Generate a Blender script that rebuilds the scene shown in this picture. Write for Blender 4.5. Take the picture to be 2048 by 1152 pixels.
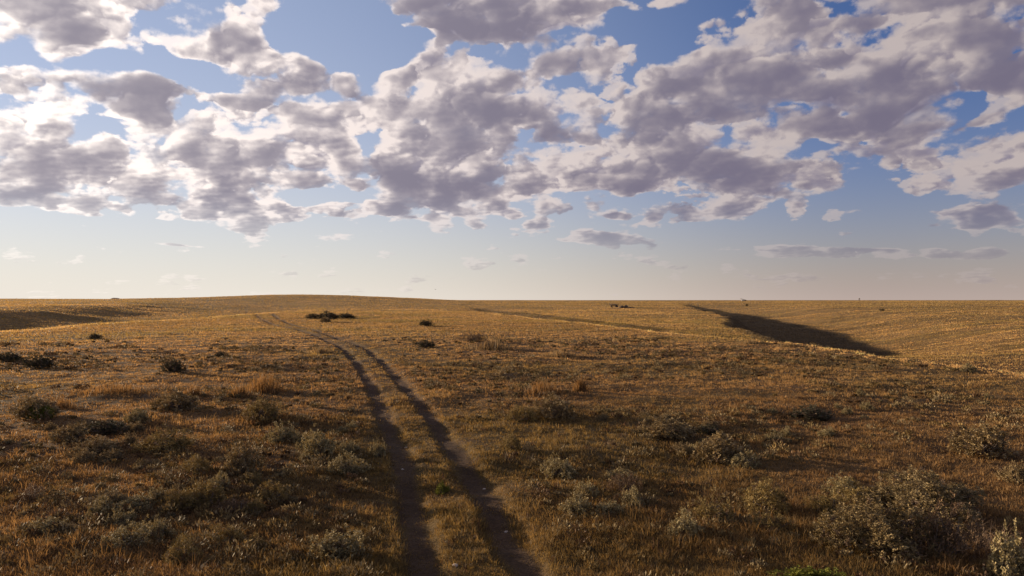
import bpy, bmesh, math, random
import numpy as np
from mathutils import Vector, Matrix
R = math.radians
scene = bpy.context.scene
for o in list(bpy.data.objects): bpy.data.objects.remove(o)

# ------------------------------------------------------------------ camera
F_PX, HOR_Y, CAM_H = 1518.0, 600.0, 5.0          # focal length in px of the 2048 wide photo, horizon row
cam_d = bpy.data.cameras.new('camera'); cam = bpy.data.objects.new('camera', cam_d)
scene.collection.objects.link(cam); scene.camera = cam
cam_d.sensor_width = 36.0; cam_d.lens = 36.0*F_PX/2048.0
cam_d.clip_start = 0.1; cam_d.clip_end = 60000.0
cam.location = (0, 0, CAM_H)
cam.rotation_euler = (R(90)+math.atan((HOR_Y-576)/F_PX), 0, 0)

# ------------------------------------------------------------------ sun direction (low, from the left and a little ahead)
SUN_EL, SUN_AZ = R(7.5), R(-60)                  # azimuth from +Y, positive to the right
SUNV = Vector((math.sin(SUN_AZ)*math.cos(SUN_EL), math.cos(SUN_AZ)*math.cos(SUN_EL), math.sin(SUN_EL)))

class NT:
    """small expression helper: nodes are created in evaluation order"""
    def __init__(s, nt): s.nt = nt; s.L = nt.links
    def node(s, t, **kw):
        n = s.nt.nodes.new(t)
        for k, v in kw.items(): setattr(n, k, v)
        return n
    def put(s, sock, v):
        if v is None: return
        if isinstance(v, bpy.types.NodeSocket): s.L.new(v, sock)
        else: sock.default_value = v
    def m(s, op, a, b=None, c=None, clamp=False):
        n = s.node('ShaderNodeMath', operation=op, use_clamp=clamp)
        for i, v in enumerate((a, b, c)): s.put(n.inputs[i], v)
        return n.outputs[0]
    def add(s, a, b, **k): return s.m('ADD', a, b, **k)
    def sub(s, a, b, **k): return s.m('SUBTRACT', a, b, **k)
    def mul(s, a, b, **k): return s.m('MULTIPLY', a, b, **k)
    def mad(s, a, b, c, **k): return s.m('MULTIPLY_ADD', a, b, c, **k)
    def vm(s, op, a, b=None, c=None, sc=None):
        n = s.node('ShaderNodeVectorMath', operation=op)
        for i, v in enumerate((a, b, c)): s.put(n.inputs[i], v)
        if sc is not None: s.put(n.inputs['Scale'], sc)
        return n.outputs['Value'] if op in ('DOT_PRODUCT', 'LENGTH', 'DISTANCE') else n.outputs[0]
    def mr(s, v, a, b, c=0.0, d=1.0, smooth=False):
        n = s.node('ShaderNodeMapRange', interpolation_type='SMOOTHSTEP' if smooth else 'LINEAR')
        s.put(n.inputs[0], v)
        for i, q in enumerate((a, b, c, d)): s.put(n.inputs[i+1], q)
        return n.outputs[0]
    def comb(s, x, y, z):
        n = s.node('ShaderNodeCombineXYZ')
        for i, v in enumerate((x, y, z)): s.put(n.inputs[i], v)
        return n.outputs[0]
    def sep(s, v):
        n = s.node('ShaderNodeSeparateXYZ'); s.put(n.inputs[0], v); return n.outputs
    def noise(s, vec, scale, detail=2.0, rough=0.5, lac=2.0, dist=0.0, dim='3D'):
        n = s.node('ShaderNodeTexNoise', noise_dimensions=dim)
        s.put(n.inputs['Vector'], vec); s.put(n.inputs['Scale'], scale); n.inputs['Detail'].default_value = detail
        n.inputs['Roughness'].default_value = rough; n.inputs['Lacunarity'].default_value = lac
        n.inputs['Distortion'].default_value = dist
        return n.outputs
    def mix(s, f, a, b, blend='MIX'):
        n = s.node('ShaderNodeMix', data_type='RGBA', blend_type=blend)
        s.put(n.inputs[0], f)
        for i, v in ((6, a), (7, b)):
            s.put(n.inputs[i], (*v, 1.0) if isinstance(v, tuple) and len(v) == 3 else v)
        return n.outputs[2]

# ------------------------------------------------------------------ world: Nishita sky and a marched cloud layer
world = bpy.data.worlds.new('World'); scene.world = world; world.use_nodes = True
wt = world.node_tree; wt.nodes.clear(); W = NT(wt)
world.cycles.sampling_method = 'MANUAL'; world.cycles.sample_map_resolution = 256
geo = W.node('ShaderNodeTexCoord')
D = W.vm('NORMALIZE', geo.outputs['Generated'])
dx, dy, dz = W.sep(D)
az = W.m('ARCTAN2', dx, dy)
hyp = W.m('SQRT', W.mad(dx, dx, W.mul(dy, dy)))
el = W.m('DIVIDE', W.m('MAXIMUM', dz, 0.0), hyp)          # tangent of the elevation

sky = W.node('ShaderNodeTexSky', sky_type='NISHITA'); sky.sun_disc = False
sky.sun_elevation = SUN_EL; sky.sun_rotation = SUN_AZ     # set again below to match the lamp
sky.altitude = 900.0; sky.air_density = 1.0; sky.dust_density = 1.2; sky.ozone_density = 2.0
SKY_K = 0.12
skyc = W.vm('MULTIPLY', sky.outputs[0], (SKY_K*.56, SKY_K*0.73, SKY_K*1.22))
cosS = W.vm('DOT_PRODUCT', D, tuple(SUNV))
glow = W.mr(cosS, 0.05, 0.86, smooth=True)
hazc = W.mix(glow, (0.48, 0.385, 0.345), (1.0, 0.855, 0.66))
skyc = W.mix(W.m('EXPONENT', W.mul(el, W.mr(glow, 0.0, 1.0, -10.0, -6.0))), skyc, hazc)
skyc = W.mix(W.mul(glow, 0.36), skyc, (0.62, 0.70, 0.80))

def px(x, y):
    a = math.atan((x-1024)/F_PX); return a, (HOR_Y-y)/F_PX*math.cos(a)
# where the cloud deck is closed and where it is open: (x, y, rx, ry, tilt, weight)
BL = [(150,25,240,62,0,1.1),(260,85,170,24,-4,.7),(500,18,110,40,0,.9),(475,105,60,62,0,1.),(600,160,110,52,-22,1.),
 (50,200,130,48,0,.9),(330,185,90,50,0,.9),(430,250,330,60,-4,1.1),(300,320,260,45,0,1.),(60,290,120,40,0,.7),
 (100,365,200,32,0,.7),(580,345,190,38,0,.8),(300,405,330,26,-2,.6),
 (895,120,110,95,0,1.3),(760,190,190,46,0,1.),(900,260,160,62,0,1.2),(1050,110,150,70,-15,1.1),
 (1130,8,230,36,0,1.),(1150,210,190,80,8,1.1),(1530,100,200,130,20,1.5),(1830,90,330,110,8,1.9),(2000,150,140,60,0,.8),
 (1560,230,280,56,10,1.1),(1930,220,190,56,12,1.1),(900,345,160,36,0,1.),(1130,350,140,30,8,.9),
 (1330,345,130,46,4,1.),(1640,335,300,36,8,1.),(1890,355,180,36,3,1.),(2030,310,90,50,0,.9),(1250,300,120,30,0,.6),
 (60,400,60,14,0,.6),(190,418,60,14,0,.6),(320,428,60,12,0,.6),(460,412,36,16,0,.7),(575,425,40,12,0,.6),(640,420,26,10,0,.5),(1060,455,60,10,0,.4),(1150,470,50,8,-3,.5),(1400,430,30,14,0,.6),(700,420,34,14,0,.8),(745,412,20,12,0,.7),(800,425,28,16,0,.8),(865,425,30,16,0,.7),(930,410,44,24,0,.9),(985,420,22,14,0,.7),(1024,430,16,9,0,.7),(720,375,26,18,0,.6),(1800,508,300,9,-1,.8),(1500,497,160,5,-2,.7),(355,489,60,2.5,-2,.9),(1310,433,14,9,0,.7),(1950,445,90,10,3,.5),(1100,423,24,22,0,.8),(1240,430,22,8,0,.6),(1590,417,22,14,0,.7),
 (1470,400,90,26,8,.8),(1940,432,80,18,4,.8),(1180,475,140,12,-3,.5),(660,472,50,8,0,.4),
 (730,60,150,55,-10,-1.1),(250,120,180,28,8,-.8),(430,160,60,34,0,-.9),(740,300,30,70,0,-1.1),(690,345,60,12,0,-.6),(400,215,40,10,0,-.5),(1000,330,40,10,0,-.5),(1000,250,60,18,0,-.3),
 (1300,75,80,70,35,-1.3),(1040,262,34,22,0,-.9),(1230,250,26,24,0,-.5),(1380,190,60,16,8,-.9),(1500,0,30,20,0,-.3),
 (1260,400,120,14,0,-.8),(1750,402,130,16,0,-.8),(1690,222,70,20,14,-1.0),(2000,250,80,20,24,-1.0),(1640,300,90,10,8,-.7),(1840,290,90,10,10,-.6),
 (1450,310,60,10,10,-.6),(1180,300,60,12,0,-.7),(1180,385,60,12,0,-.7),(1040,330,40,14,0,-.5),(1440,355,30,20,0,-.6),(1730,350,40,14,0,-.6),
 (640,385,60,12,0,-.6),(760,385,20,20,0,-.5),(200,235,90,9,0,-.5),(560,300,40,10,0,-.3),(140,310,70,9,0,-.5),(620,60,40,40,0,-.8),(1640,60,40,40,40,-.5),
 (1380,470,90,20,0,-.4),(1750,455,150,14,0,-.5)]
wc = W.comb(W.mul(az, 1.0), W.mul(el, 2.2), 0.0)
wn1 = W.vm('SUBTRACT', W.noise(wc, 9.0, 4.0, 0.6)[1], (.5, .5, .5)); wx, wy, _ = W.sep(wn1)
wk = W.mr(el, 0.10, 0.2, 0.3, 1.0)
azw = W.mad(wx, W.mul(wk, 0.08), az); elw = W.mad(wy, W.mul(wk, 0.035), el)
cov = None
for (x, y, rx, ry, t, w) in BL:
    a0, e0 = px(x, y); sx, sy = rx/F_PX*math.cos(a0)**2, ry/F_PX*math.cos(a0); ct, st = math.cos(R(t)), math.sin(R(t))
    w = w*1.7+.4 if (y >= 395 and w > 0) else w
    da = W.sub(azw, a0); de = W.sub(elw, e0)
    p = W.mad(da, ct/sx, W.mul(de, st/sx)); q = W.mad(de, ct/sy, W.mul(da, -st/sy))
    g = W.m('EXPONENT', W.mul(W.mad(p, p, W.mul(q, q)), -0.9))
    cov = W.mul(g, w) if cov is None else W.mad(g, w, cov)
cov = W.m('MINIMUM', cov, 1.0)
# outside the photographed part the deck is a broken one too; it thins out towards the horizon
cov = W.mad(W.mr(W.noise(wc, 12.0, 1.0)[0], .35, .65, -.42, .36), 1.0, cov)
cov = W.mad(W.mr(W.noise(wc, 26.0, 2.0)[0], .35, .65, -.5, .5), W.mr(el, .09, .16, 1.0, 0.0), cov)
inside = W.mul(W.mr(W.m('ABSOLUTE', az), 0.68, 0.85, 1.0, 0.0), W.mr(el, 0.42, 0.55, 1.0, 0.0))
open_ = W.mr(el, 0.08, 0.16, -0.1, 0.45)
cov = W.mad(inside, W.sub(cov, open_), open_)
cov = W.sub(cov, W.mr(el, 0.07, 0.125, 0.35, 0.0))
cov = W.mad(cov, 0.215, -0.14)                              # to noise units

NST, H0, TH = 4, 1.0, 0.11
wn = W.node('ShaderNodeTexWhiteNoise', noise_dimensions='3D'); W.put(wn.inputs['Vector'], W.vm('SCALE', D, sc=9173.0))
jit = wn.outputs['Value']
inv = W.mul(W.m('POWER', W.add(el, 0.05), -0.5), 1.5)
flat = W.comb(W.m('DIVIDE', dx, hyp), W.m('DIVIDE', dy, hyp), el)
T = 1.0; Lsum = 0.0; Asum = 0.0
sunh = Vector((SUNV.x, SUNV.y, 0)).normalized()
Ld = Vector((sunh.x*0.85, sunh.y*0.85, 0.52))
SC = 2.5
# towards the light as seen across the sky: sunward along the horizon and up the flanks of the clouds
ta = W.mul(W.m('SINE', W.sub(az, SUN_AZ)), -0.85); fx_, fy_, fz_ = W.sep(flat)
Ldv = W.comb(W.mad(fx_, -0.5, W.mul(fy_, ta)), W.mad(fy_, -0.5, W.mul(W.mul(fx_, -1.0), ta)), 0.25)
Ldq = W.comb(W.mul(fy_, ta), W.mul(W.mul(fx_, -1.0), ta), 0.62)
Q0 = W.vm('MULTIPLY', flat, (1, 1, 1.30))
def dens(P, Q, hfrac, det):
    n = W.noise(P, SC, 6.0 if det > 5 else 3.5, 0.60, 2.2)[0]                              # the deck in perspective
    r = W.node('ShaderNodeTexNoise', noise_dimensions='3D', noise_type='RIDGED_MULTIFRACTAL', normalize=False)
    W.put(r.inputs['Vector'], Q)                                       # its heaped sides, seen about as high as they are wide
    for nm, v in (('Scale', 16.0), ('Detail', det), ('Roughness', 0.74), ('Lacunarity', 2.1), ('Offset', 0.85), ('Gain', 1.2)): r.inputs[nm].default_value = v
    n = W.mad(r.outputs[0], -0.155, W.add(n, 0.137))
    hh = W.mad(W.m('ABSOLUTE', W.sub(hfrac, 0.25)), -0.14, 0.02)       # rounder tops, flat base
    return W.add(W.add(n, -0.5), W.add(cov, hh))
edge = W.mr(W.noise(wc, 11.0, 2.0)[0], .35, .65, 0.02, 0.10)             # crisp heaps here, frayed wisps there
for k in range(NST):
    hf = W.mad(jit, 0.2/NST, (k+0.4)/NST)
    hgt = W.mad(hf, TH, H0)
    P = W.vm('SCALE', flat, sc=W.mul(hgt, inv)); Q = W.vm('SCALE', Q0, sc=W.mad(hf, 0.05, 1.0))
    raw = dens(P, Q, hf, 6.0); d = W.mr(raw, -0.01, edge, smooth=True)
    lit = None; slope = None
    for (ls, lw) in ((0.03, 1.7), (0.10, 2.4), (0.28, 3.0)):
        P2 = W.vm('ADD', P, W.vm('SCALE', Ldv, sc=ls)); Q2 = W.vm('ADD', Q, W.vm('SCALE', Ldq, sc=ls*0.30))
        r2 = dens(P2, Q2, W.add(hf, 0.3*ls/TH), 4.0 if ls < .1 else 2.0)
        if slope is None: slope = W.mr(W.sub(raw, r2), -0.05, 0.06, 0.4, 1.45)
        dd = W.mr(r2, 0.0, 0.26)
        lit = W.mul(dd, -lw*.55) if lit is None else W.mad(dd, -lw*.55, lit)
    lit = W.mul(W.m('EXPONENT', lit), slope)
    a = W.mul(d, 0.8)                                       # opacity of this step
    Ta = W.mul(T, a) if not isinstance(T, float) else a
    Lsum = W.mad(Ta, lit, Lsum)
    Asum = W.mad(Ta, hf, Asum)
    T = W.mul(T, W.sub(1.0, a))
alpha = W.sub(1.0, T)
nrm = W.m('DIVIDE', 1.0, W.m('MAXIMUM', alpha, 0.02))
litn = W.mul(Lsum, nrm); hn = W.mul(Asum, nrm)
cosS = W.vm('DOT_PRODUCT', D, tuple(SUNV))
fwd = W.m('POWER', W.mr(cosS, 0.0, 1.0), 2.0)               # clouds near the sun shine brighter
sunc = W.vm('SCALE', W.mix(fwd, (1.0, 0.86, 0.84), (1.0, 0.90, 0.82)), sc=W.mad(fwd, 0.98, 0.52))
shade = W.mix(fwd, (0.175, 0.155, 0.22), (0.35, 0.32, 0.37))
shade = W.mix(W.mr(hn, 0.1, 0.7), shade, W.vm('SCALE', shade, sc=1.25))
litn = W.mr(litn, 0.03, 0.86)
cc = W.mix(litn, shade, sunc)
# far clouds sink into the air of the horizon
aer = W.mr(el, 0.02, 0.15, 0.72, 0.0, smooth=True)
cc = W.mix(aer, cc, W.vm('SCALE', skyc, sc=1.0))
out = W.mix(alpha, skyc, cc)
bg = W.node('ShaderNodeBackground'); W.put(bg.inputs[0], out); bg.inputs[1].default_value = 0.5   # the exposure below brings the sky back up
wo = W.node('ShaderNodeOutputWorld'); wt.links.new(bg.outputs[0], wo.inputs[0])
sky.sun_rotation = SUN_AZ

# ------------------------------------------------------------------ sun lamp
sl = bpy.data.lights.new('sun', 'SUN'); sl.energy = 5.0; sl.angle = R(0.6); sl.color = (1.0, 0.76, 0.50)
so = bpy.data.objects.new('sun', sl); scene.collection.objects.link(so)
so.rotation_euler = SUNV.to_track_quat('Z', 'Y').to_euler(); so.location = SUNV*200
vs = scene.view_settings; vs.view_transform = 'Standard'; vs.look = 'None'; vs.exposure = 1.0; vs.gamma = 1.0; vs.use_curve_mapping = False

# ================================================================== helpers
rng = np.random.default_rng(7)
def link(o, parent=None):
    scene.collection.objects.link(o)
    if parent is not None: o.parent = parent
    return o
def tag(o, label=None, cat=None, group=None, kind=None):
    if label: o['label'] = label
    if cat: o['category'] = cat
    if group: o['group'] = group
    if kind: o['kind'] = kind
    return o
def mesh_np(name, co, faces_flat, loop_tot, mat, col=None, smooth=False):
    """a mesh out of numpy arrays; col is one colour per vertex"""
    me = bpy.data.meshes.new(name)
    me.vertices.add(len(co)); me.vertices.foreach_set('co', np.ascontiguousarray(co, dtype=np.float32).ravel())
    me.loops.add(len(faces_flat)); me.loops.foreach_set('vertex_index', np.ascontiguousarray(faces_flat, dtype=np.int32))
    me.polygons.add(len(loop_tot))
    st = np.concatenate(([0], np.cumsum(loop_tot)[:-1])).astype(np.int32)
    me.polygons.foreach_set('loop_start', st); me.polygons.foreach_set('loop_total', np.asarray(loop_tot, dtype=np.int32))
    if smooth: me.polygons.foreach_set('use_smooth', np.ones(len(loop_tot), dtype=bool))
    me.update(calc_edges=True)
    if col is not None:
        a = me.attributes.new('tint', 'FLOAT_COLOR', 'POINT')
        c4 = np.ones((len(co), 4), dtype=np.float32); c4[:, :3] = col
        a.data.foreach_set('color', c4.ravel())
    me.materials.append(mat)
    return me

# ------------------------------------------------------------------ lattice noise in numpy
def _h(ix, iy, s):
    n = (ix.astype(np.int64)*374761393 + iy.astype(np.int64)*668265263 + s*974634777) & 0xffffffff
    n = ((n ^ (n >> 13))*1274126177) & 0xffffffff
    n = ((n ^ (n >> 16))*2246822519) & 0xffffffff
    return ((n ^ (n >> 15)) & 0xffffff)/float(0xffffff)
def vnoise(x, y, s=0):
    ix = np.floor(x); iy = np.floor(y); fx = x-ix; fy = y-iy
    fx = fx*fx*(3-2*fx); fy = fy*fy*(3-2*fy)
    a = _h(ix, iy, s); b = _h(ix+1, iy, s); c = _h(ix, iy+1, s); d = _h(ix+1, iy+1, s)
    return (a*(1-fx)+b*fx)*(1-fy)+(c*(1-fx)+d*fx)*fy
def fbm(x, y, wl, octs=3, s=0, gain=0.5):
    x = np.asarray(x, float)/wl; y = np.asarray(y, float)/wl; v = 0; a = 1; t = 0
    for k in range(octs):
        v = v+a*(vnoise(x, y, s+k*17)*2-1); t += a; a *= gain
        x, y = (x*1.6-y*1.2)+5.3, (x*1.2+y*1.6)+1.7
    return v/t
def sstep(a, b, x):
    t = np.clip((x-a)/(b-a), 0, 1); return t*t*(3-2*t)

# ------------------------------------------------------------------ terrain: cross sections, the distance ahead and the (x, height) stations
ROWS = [
 (0,   [(-900,3),(-170,0),(-110,-6),(-90,-6),(-60,0),(-15,0),(38,0),(48,-2.9),(52,-3.7),(57,-4.6),(62,-5.4),(70,-5.4),(110,-2.8),(200,.2),(900,2)]),
 (50,  [(-900,3),(-170,1),(-115,-6),(-95,-6),(-70,0),(-15,0),(34,0),(44,-2.9),(48,-3.6),(53,-4.4),(58,-5.1),(65,-5.1),(103,-2.4),(190,.3),(900,2)]),
 (90,  [(-900,3),(-165,.4),(-118,-5),(-98,-5),(-76,0),(-20,0),(31,0),(39,-2.7),(43,-3.2),(48,-3.7),(55,-4.3),(64,-4.3),(100,-2.2),(190,.5),(900,2)]),
 (118, [(-900,3.2),(-165,1.5),(-120,-4.2),(-99,-4.5),(-79,0),(-25,0),(25,0),(32,-3.0),(40,-3.0),(49,-3.2),(56,-3.6),(66,-3.6),(101,-2.2),(194,.5),(900,2)]),
 (140, [(-900,3.5),(-155,2.2),(-120,-3.6),(-100,-4.2),(-82,0),(-30,0),(20,0),(28,-4.0),(38,-3.1),(50,-3.4),(56,-6.6),(70,-6.3),(102,-2.8),(200,.6),(900,2)]),
 (200, [(-900,4),(-168,2.5),(-130,-3.0),(-104,-4),(-86,0),(-38,0),(9.5,0),(17,-3.6),(31,-1.9),(58,-1.9),(64,-7.2),(94,-7.2),(130,-2.6),(220,1),(900,2.2)]),
 (290, [(-900,4.5),(-182,2.6),(-138,-2.1),(-110,-3.0),(-91,0),(-48,0),(-8,0),(0,-2.7),(16,-1.2),(82,-1.1),(88,-6.1),(116,-5.4),(156,-.9),(258,1.6),(900,2.4)]),
 (380, [(-900,4.8),(-192,2.2),(-156,-1.0),(-122,-2.4),(-100,-1.0),(-58,-1),(-20,-.8),(-12,-2.0),(4,-.7),(95,.1),(101,-5.2),(129,-4.4),(176,.2),(290,1.9),(900,2.6)]),
 (480, [(-1000,5),(-230,1.7),(-190,.2),(-150,-.3),(-110,.3),(-70,.3),(-40,.3),(-20,.1),(0,.4),(112,1.1),(118,-3.8),(146,-3.0),(196,1.2),(330,2.2),(950,2.8)]),
 (800, [(-1400,6.4),(-450,5),(-350,3),(-250,2.5),(-150,2.3),(-100,2.2),(-60,2),(-30,2),(0,2),(180,2),(190,1.8),(230,1.8),(300,2.4),(450,3),(1200,3)]),
 (1500,[(-2200,7.8),(-1000,7.4),(-700,6),(-500,5),(-350,4),(-250,3.7),(-150,3.4),(-50,3.2),(0,3),(200,3),(300,2.9),(400,2.9),(500,3),(800,3.2),(2000,3.2)]),
 (4000,[(-6000,11.),(-2700,10.),(-2000,8),(-1500,6),(-1000,4.6),(-700,4),(-400,3.4),(-100,3),(0,3),(500,2.4),(800,2.4),(1000,2.4),(1500,2.4),(2500,2.6),(6000,2.6)]),
 (30000,[(-40000,-3),(-25000,-3),(-20000,-3),(-15000,-3),(-10000,-3),(-7000,-3),(-4000,-3),(-1000,-3),(0,-3),(5000,-3),(8000,-3),(10000,-3),(15000,-3),(25000,-3),(40000,-3)])]
RY = np.array([r[0] for r in ROWS], float); RX = np.array([[p[0] for p in r[1]] for r in ROWS], float); RZ = np.array([[p[1] for p in r[1]] for r in ROWS], float)
def sect(x, y):
    yy = np.clip(y, 0, 29999)
    i = np.clip(np.searchsorted(RY, yy, side='right')-1, 0, len(RY)-2); t = (yy-RY[i])/(RY[i+1]-RY[i])
    X = RX[i]*(1-t)[:, None]+RX[i+1]*t[:, None]; Z = RZ[i]*(1-t)[:, None]+RZ[i+1]*t[:, None]
    n = X.shape[1]; xc = np.clip(x, X[:, 0], X[:, -1]-1e-3)
    j = np.clip((xc[:, None] >= X).sum(1)-1, 0, n-2); k = np.arange(len(x))
    dl = (Z[:, 1:]-Z[:, :-1])/(X[:, 1:]-X[:, :-1])                       # monotone cubic along x
    s0 = dl[k, np.maximum(j-1, 0)]; s1 = dl[k, j]; s2 = dl[k, np.minimum(j+1, n-2)]
    m0 = np.where(s0*s1 > 0, 2*s0*s1/(s0+s1+1e-12), 0); m1 = np.where(s1*s2 > 0, 2*s1*s2/(s1+s2+1e-12), 0)
    hx = X[k, j+1]-X[k, j]; u = (xc-X[k, j])/hx
    return (2*u**3-3*u*u+1)*Z[k, j]+(u**3-2*u*u+u)*hx*m0+(3*u*u-2*u**3)*Z[k, j+1]+(u**3-u*u)*hx*m1
# wheel tracks as seen in the photograph, laid out on the plateau (height 0)
def flatpt(p): Z = CAM_H*F_PX/(p[1]-HOR_Y); return ((p[0]-1024)/F_PX*Z, Z)
TRL = [flatpt(p) for p in [(868,1230),(852,1150),(840,1080),(823,1000),(812,940),(790,880),(764,820),(738,760),(710,722),(690,700),(655,681),(622,668),(585,657),(545,649),(522,640),(512,629)]]
TRR = [flatpt(p) for p in [(1120,1230),(1072,1150),(1018,1080),(978,1000),(938,940),(897,880),(853,820),(800,760),(764,722),(737,700),(700,684),(660,671),(625,660),(585,650),(558,640),(546,629)]]
def track_d(x, y):
    """distance to the nearer wheel track, to the farther one"""
    r = []
    for T_ in (TRL, TRR):
        d = np.full(x.shape, 1e9); P = np.array(T_)
        for a, b in zip(P[:-1], P[1:]):
            v = b-a; t = np.clip(((x-a[0])*v[0]+(y-a[1])*v[1])/(v@v), 0, 1)
            d = np.minimum(d, np.hypot(x-a[0]-t*v[0], y-a[1]-t*v[1]))
        r.append(d)
    return np.minimum(*r), np.maximum(*r)
def xwarp(x, y):
    d = np.hypot(x, y)
    return x+fbm(x, y, 6, 2, 5)*1.1*sstep(50, 110, d)+fbm(x, y, 26, 2, 3)*np.clip((d-45)/60, 0, 1)*3.5
def height(x, y):
    x = np.asarray(x, float); y = np.asarray(y, float); sh = x.shape; x = x.ravel(); y = y.ravel()
    xw = xwarp(x, y)
    z = (sect(xw, y*0.95)+2*sect(xw, y)+sect(xw, y*1.05+.5))/4
    z += 8.2*np.exp(-((x+205)/88)**2*.5*np.where(x > -205, .75, 1.2)-((y-720)/170)**2*.5)
    d = np.hypot(x, y)
    z += fbm(x, y, 30, 3, 11)*0.35*sstep(60, 220, d)+fbm(x, y, 9, 2, 21)*0.10*sstep(30, 120, d)
    z += fbm(x, y, 3.2, 3, 31)*0.16*sstep(400, 60, d)+fbm(x, y*1.5, 8, 2, 39)*0.16*sstep(160, 50, d)*sstep(9, 15, d)+fbm(x, y, 1.1, 2, 37)*0.05*sstep(140, 40, d)+fbm(x, y, 70, 2, 44)*0.5*sstep(300, 900, d)+fbm(x, y, 420, 3, 47)*2.2*sstep(900, 2200, d)
    out = sstep(40, 90, x)*sstep(700, 200, y)
    z += out*fbm(x*0.35+y*.2, y*1.3, 16, 3, 61)*0.8                       # rills down the far slope
    near = (d < 420)
    if near.any():
        t, _ = track_d(x[near], y[near]); t = t+fbm(x[near], y[near], 1.7, 3, 71)*.2
        zz = z[near]; zz += -0.115*sstep(0.56, 0.26, t); z[near] = zz
    return z.reshape(sh)
def hz(x, y): return float(height(np.array([x]), np.array([y]))[0])
def at(pxx, pyy):
    """where the sight line through a photo pixel meets the ground"""
    t = np.geomspace(9, 6000, 1800); X = (pxx-1024)/F_PX*t; Zl = CAM_H+(HOR_Y-pyy)/F_PX*t
    g = height(X, t); hit = np.nonzero(Zl <= g)[0]
    k = hit[0] if len(hit) else len(t)-1
    a = t[max(k-1, 0)]; b = t[k]
    for _ in range(12):
        m = (a+b)/2
        if CAM_H+(HOR_Y-pyy)/F_PX*m <= hz((pxx-1024)/F_PX*m, m): b = m
        else: a = m
    return (pxx-1024)/F_PX*b, b

# a shallow draw just behind the crest, where the grass colour is much darker
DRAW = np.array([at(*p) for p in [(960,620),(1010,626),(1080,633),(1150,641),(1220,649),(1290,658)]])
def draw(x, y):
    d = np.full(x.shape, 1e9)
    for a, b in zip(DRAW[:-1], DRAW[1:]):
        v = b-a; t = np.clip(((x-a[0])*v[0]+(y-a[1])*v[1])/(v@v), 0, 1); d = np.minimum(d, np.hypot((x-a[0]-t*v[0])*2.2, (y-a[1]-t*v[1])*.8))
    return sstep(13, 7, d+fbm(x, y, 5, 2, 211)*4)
# ------------------------------------------------------------------ plant cover fields shared by ground and grass
def plateau(x, y):
    yy = np.clip(y, 0, 29999)
    xr = np.interp(yy, RY, RX[:, 6]); xl = np.interp(yy, RY, RX[:, 4])
    return sstep(-4, 3, xr-x)*sstep(-4, 3, x-xl)*sstep(430, 330, yy)  # grass past the edges is golder, with some sunlit brightness put into the colour
def crest(x, y):  # rim where the grass is taller, its sunlit gleam painted into the tint
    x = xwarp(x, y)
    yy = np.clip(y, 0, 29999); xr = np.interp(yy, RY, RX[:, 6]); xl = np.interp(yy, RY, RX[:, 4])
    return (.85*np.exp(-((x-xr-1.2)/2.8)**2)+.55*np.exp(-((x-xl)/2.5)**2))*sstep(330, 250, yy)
def gully(x, y):  # gully bed, where the shadow is deepened in the ground and grass colour
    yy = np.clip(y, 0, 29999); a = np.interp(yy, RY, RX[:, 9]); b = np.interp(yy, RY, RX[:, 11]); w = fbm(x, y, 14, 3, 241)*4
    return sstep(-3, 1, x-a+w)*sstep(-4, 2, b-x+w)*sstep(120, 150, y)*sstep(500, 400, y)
def cover(x, y):
    d = np.hypot(x, y)
    green = np.clip(0.5+0.9*fbm(x, y, 14, 3, 101)+.25*fbm(x, y, 2.2, 2, 103), 0, 1)
    red = np.clip(0.5+1.0*fbm(x, y, 6.5, 3, 111), 0, 1)
    return d, green, red

# ------------------------------------------------------------------ materials
def newmat(name):
    m = bpy.data.materials.new(name); m.use_nodes = True; m.node_tree.nodes.clear(); return m, NT(m.node_tree)
def finish(N, sh, disp=None):
    o = N.node('ShaderNodeOutputMaterial'); N.L.new(sh, o.inputs['Surface'])
def leaf_mat(name, transl=0.35, rough=0.6, tintmul=(1, 1, 1), spec=0.15):
    m, N = newmat(name)
    a = N.node('ShaderNodeAttribute', attribute_name='tint'); tc = N.node('ShaderNodeTexCoord')
    n = N.noise(tc.outputs['Object'], 3.0, 3.0)[0]
    c = N.vm('SCALE', N.vm('MULTIPLY', a.outputs['Color'], tintmul), sc=N.mr(n, 0.3, 0.7, 0.8, 1.2))
    p = N.node('ShaderNodeBsdfPrincipled'); N.put(p.inputs['Base Color'], c); p.inputs['Roughness'].default_value = rough
    p.inputs['Specular IOR Level'].default_value = spec
    t = N.node('ShaderNodeBsdfTranslucent'); N.put(t.inputs[0], N.vm('MULTIPLY', c, (1.15, 1.0, .75)))
    x = N.node('ShaderNodeMixShader'); x.inputs[0].default_value = transl
    N.L.new(p.outputs[0], x.inputs[1]); N.L.new(t.outputs[0], x.inputs[2]); finish(N, x.outputs[0]); return m
M_GRASS = leaf_mat('dry_grass', 0.42); M_LEAF = leaf_mat('sage_leaf', 0.14, 0.7)
def bark_mat():
    m, N = newmat('sage_bark'); tc = N.node('ShaderNodeTexCoord')
    n = N.noise(tc.outputs['Object'], 22.0, 4.0)[0]
    c = N.mix(N.mr(n, .3, .7), (0.09, 0.065, 0.05), (0.21, 0.17, 0.14))
    p = N.node('ShaderNodeBsdfPrincipled'); N.put(p.inputs['Base Color'], c); p.inputs['Roughness'].default_value = .9
    finish(N, p.outputs[0]); return m
M_BARK = bark_mat()
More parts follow.
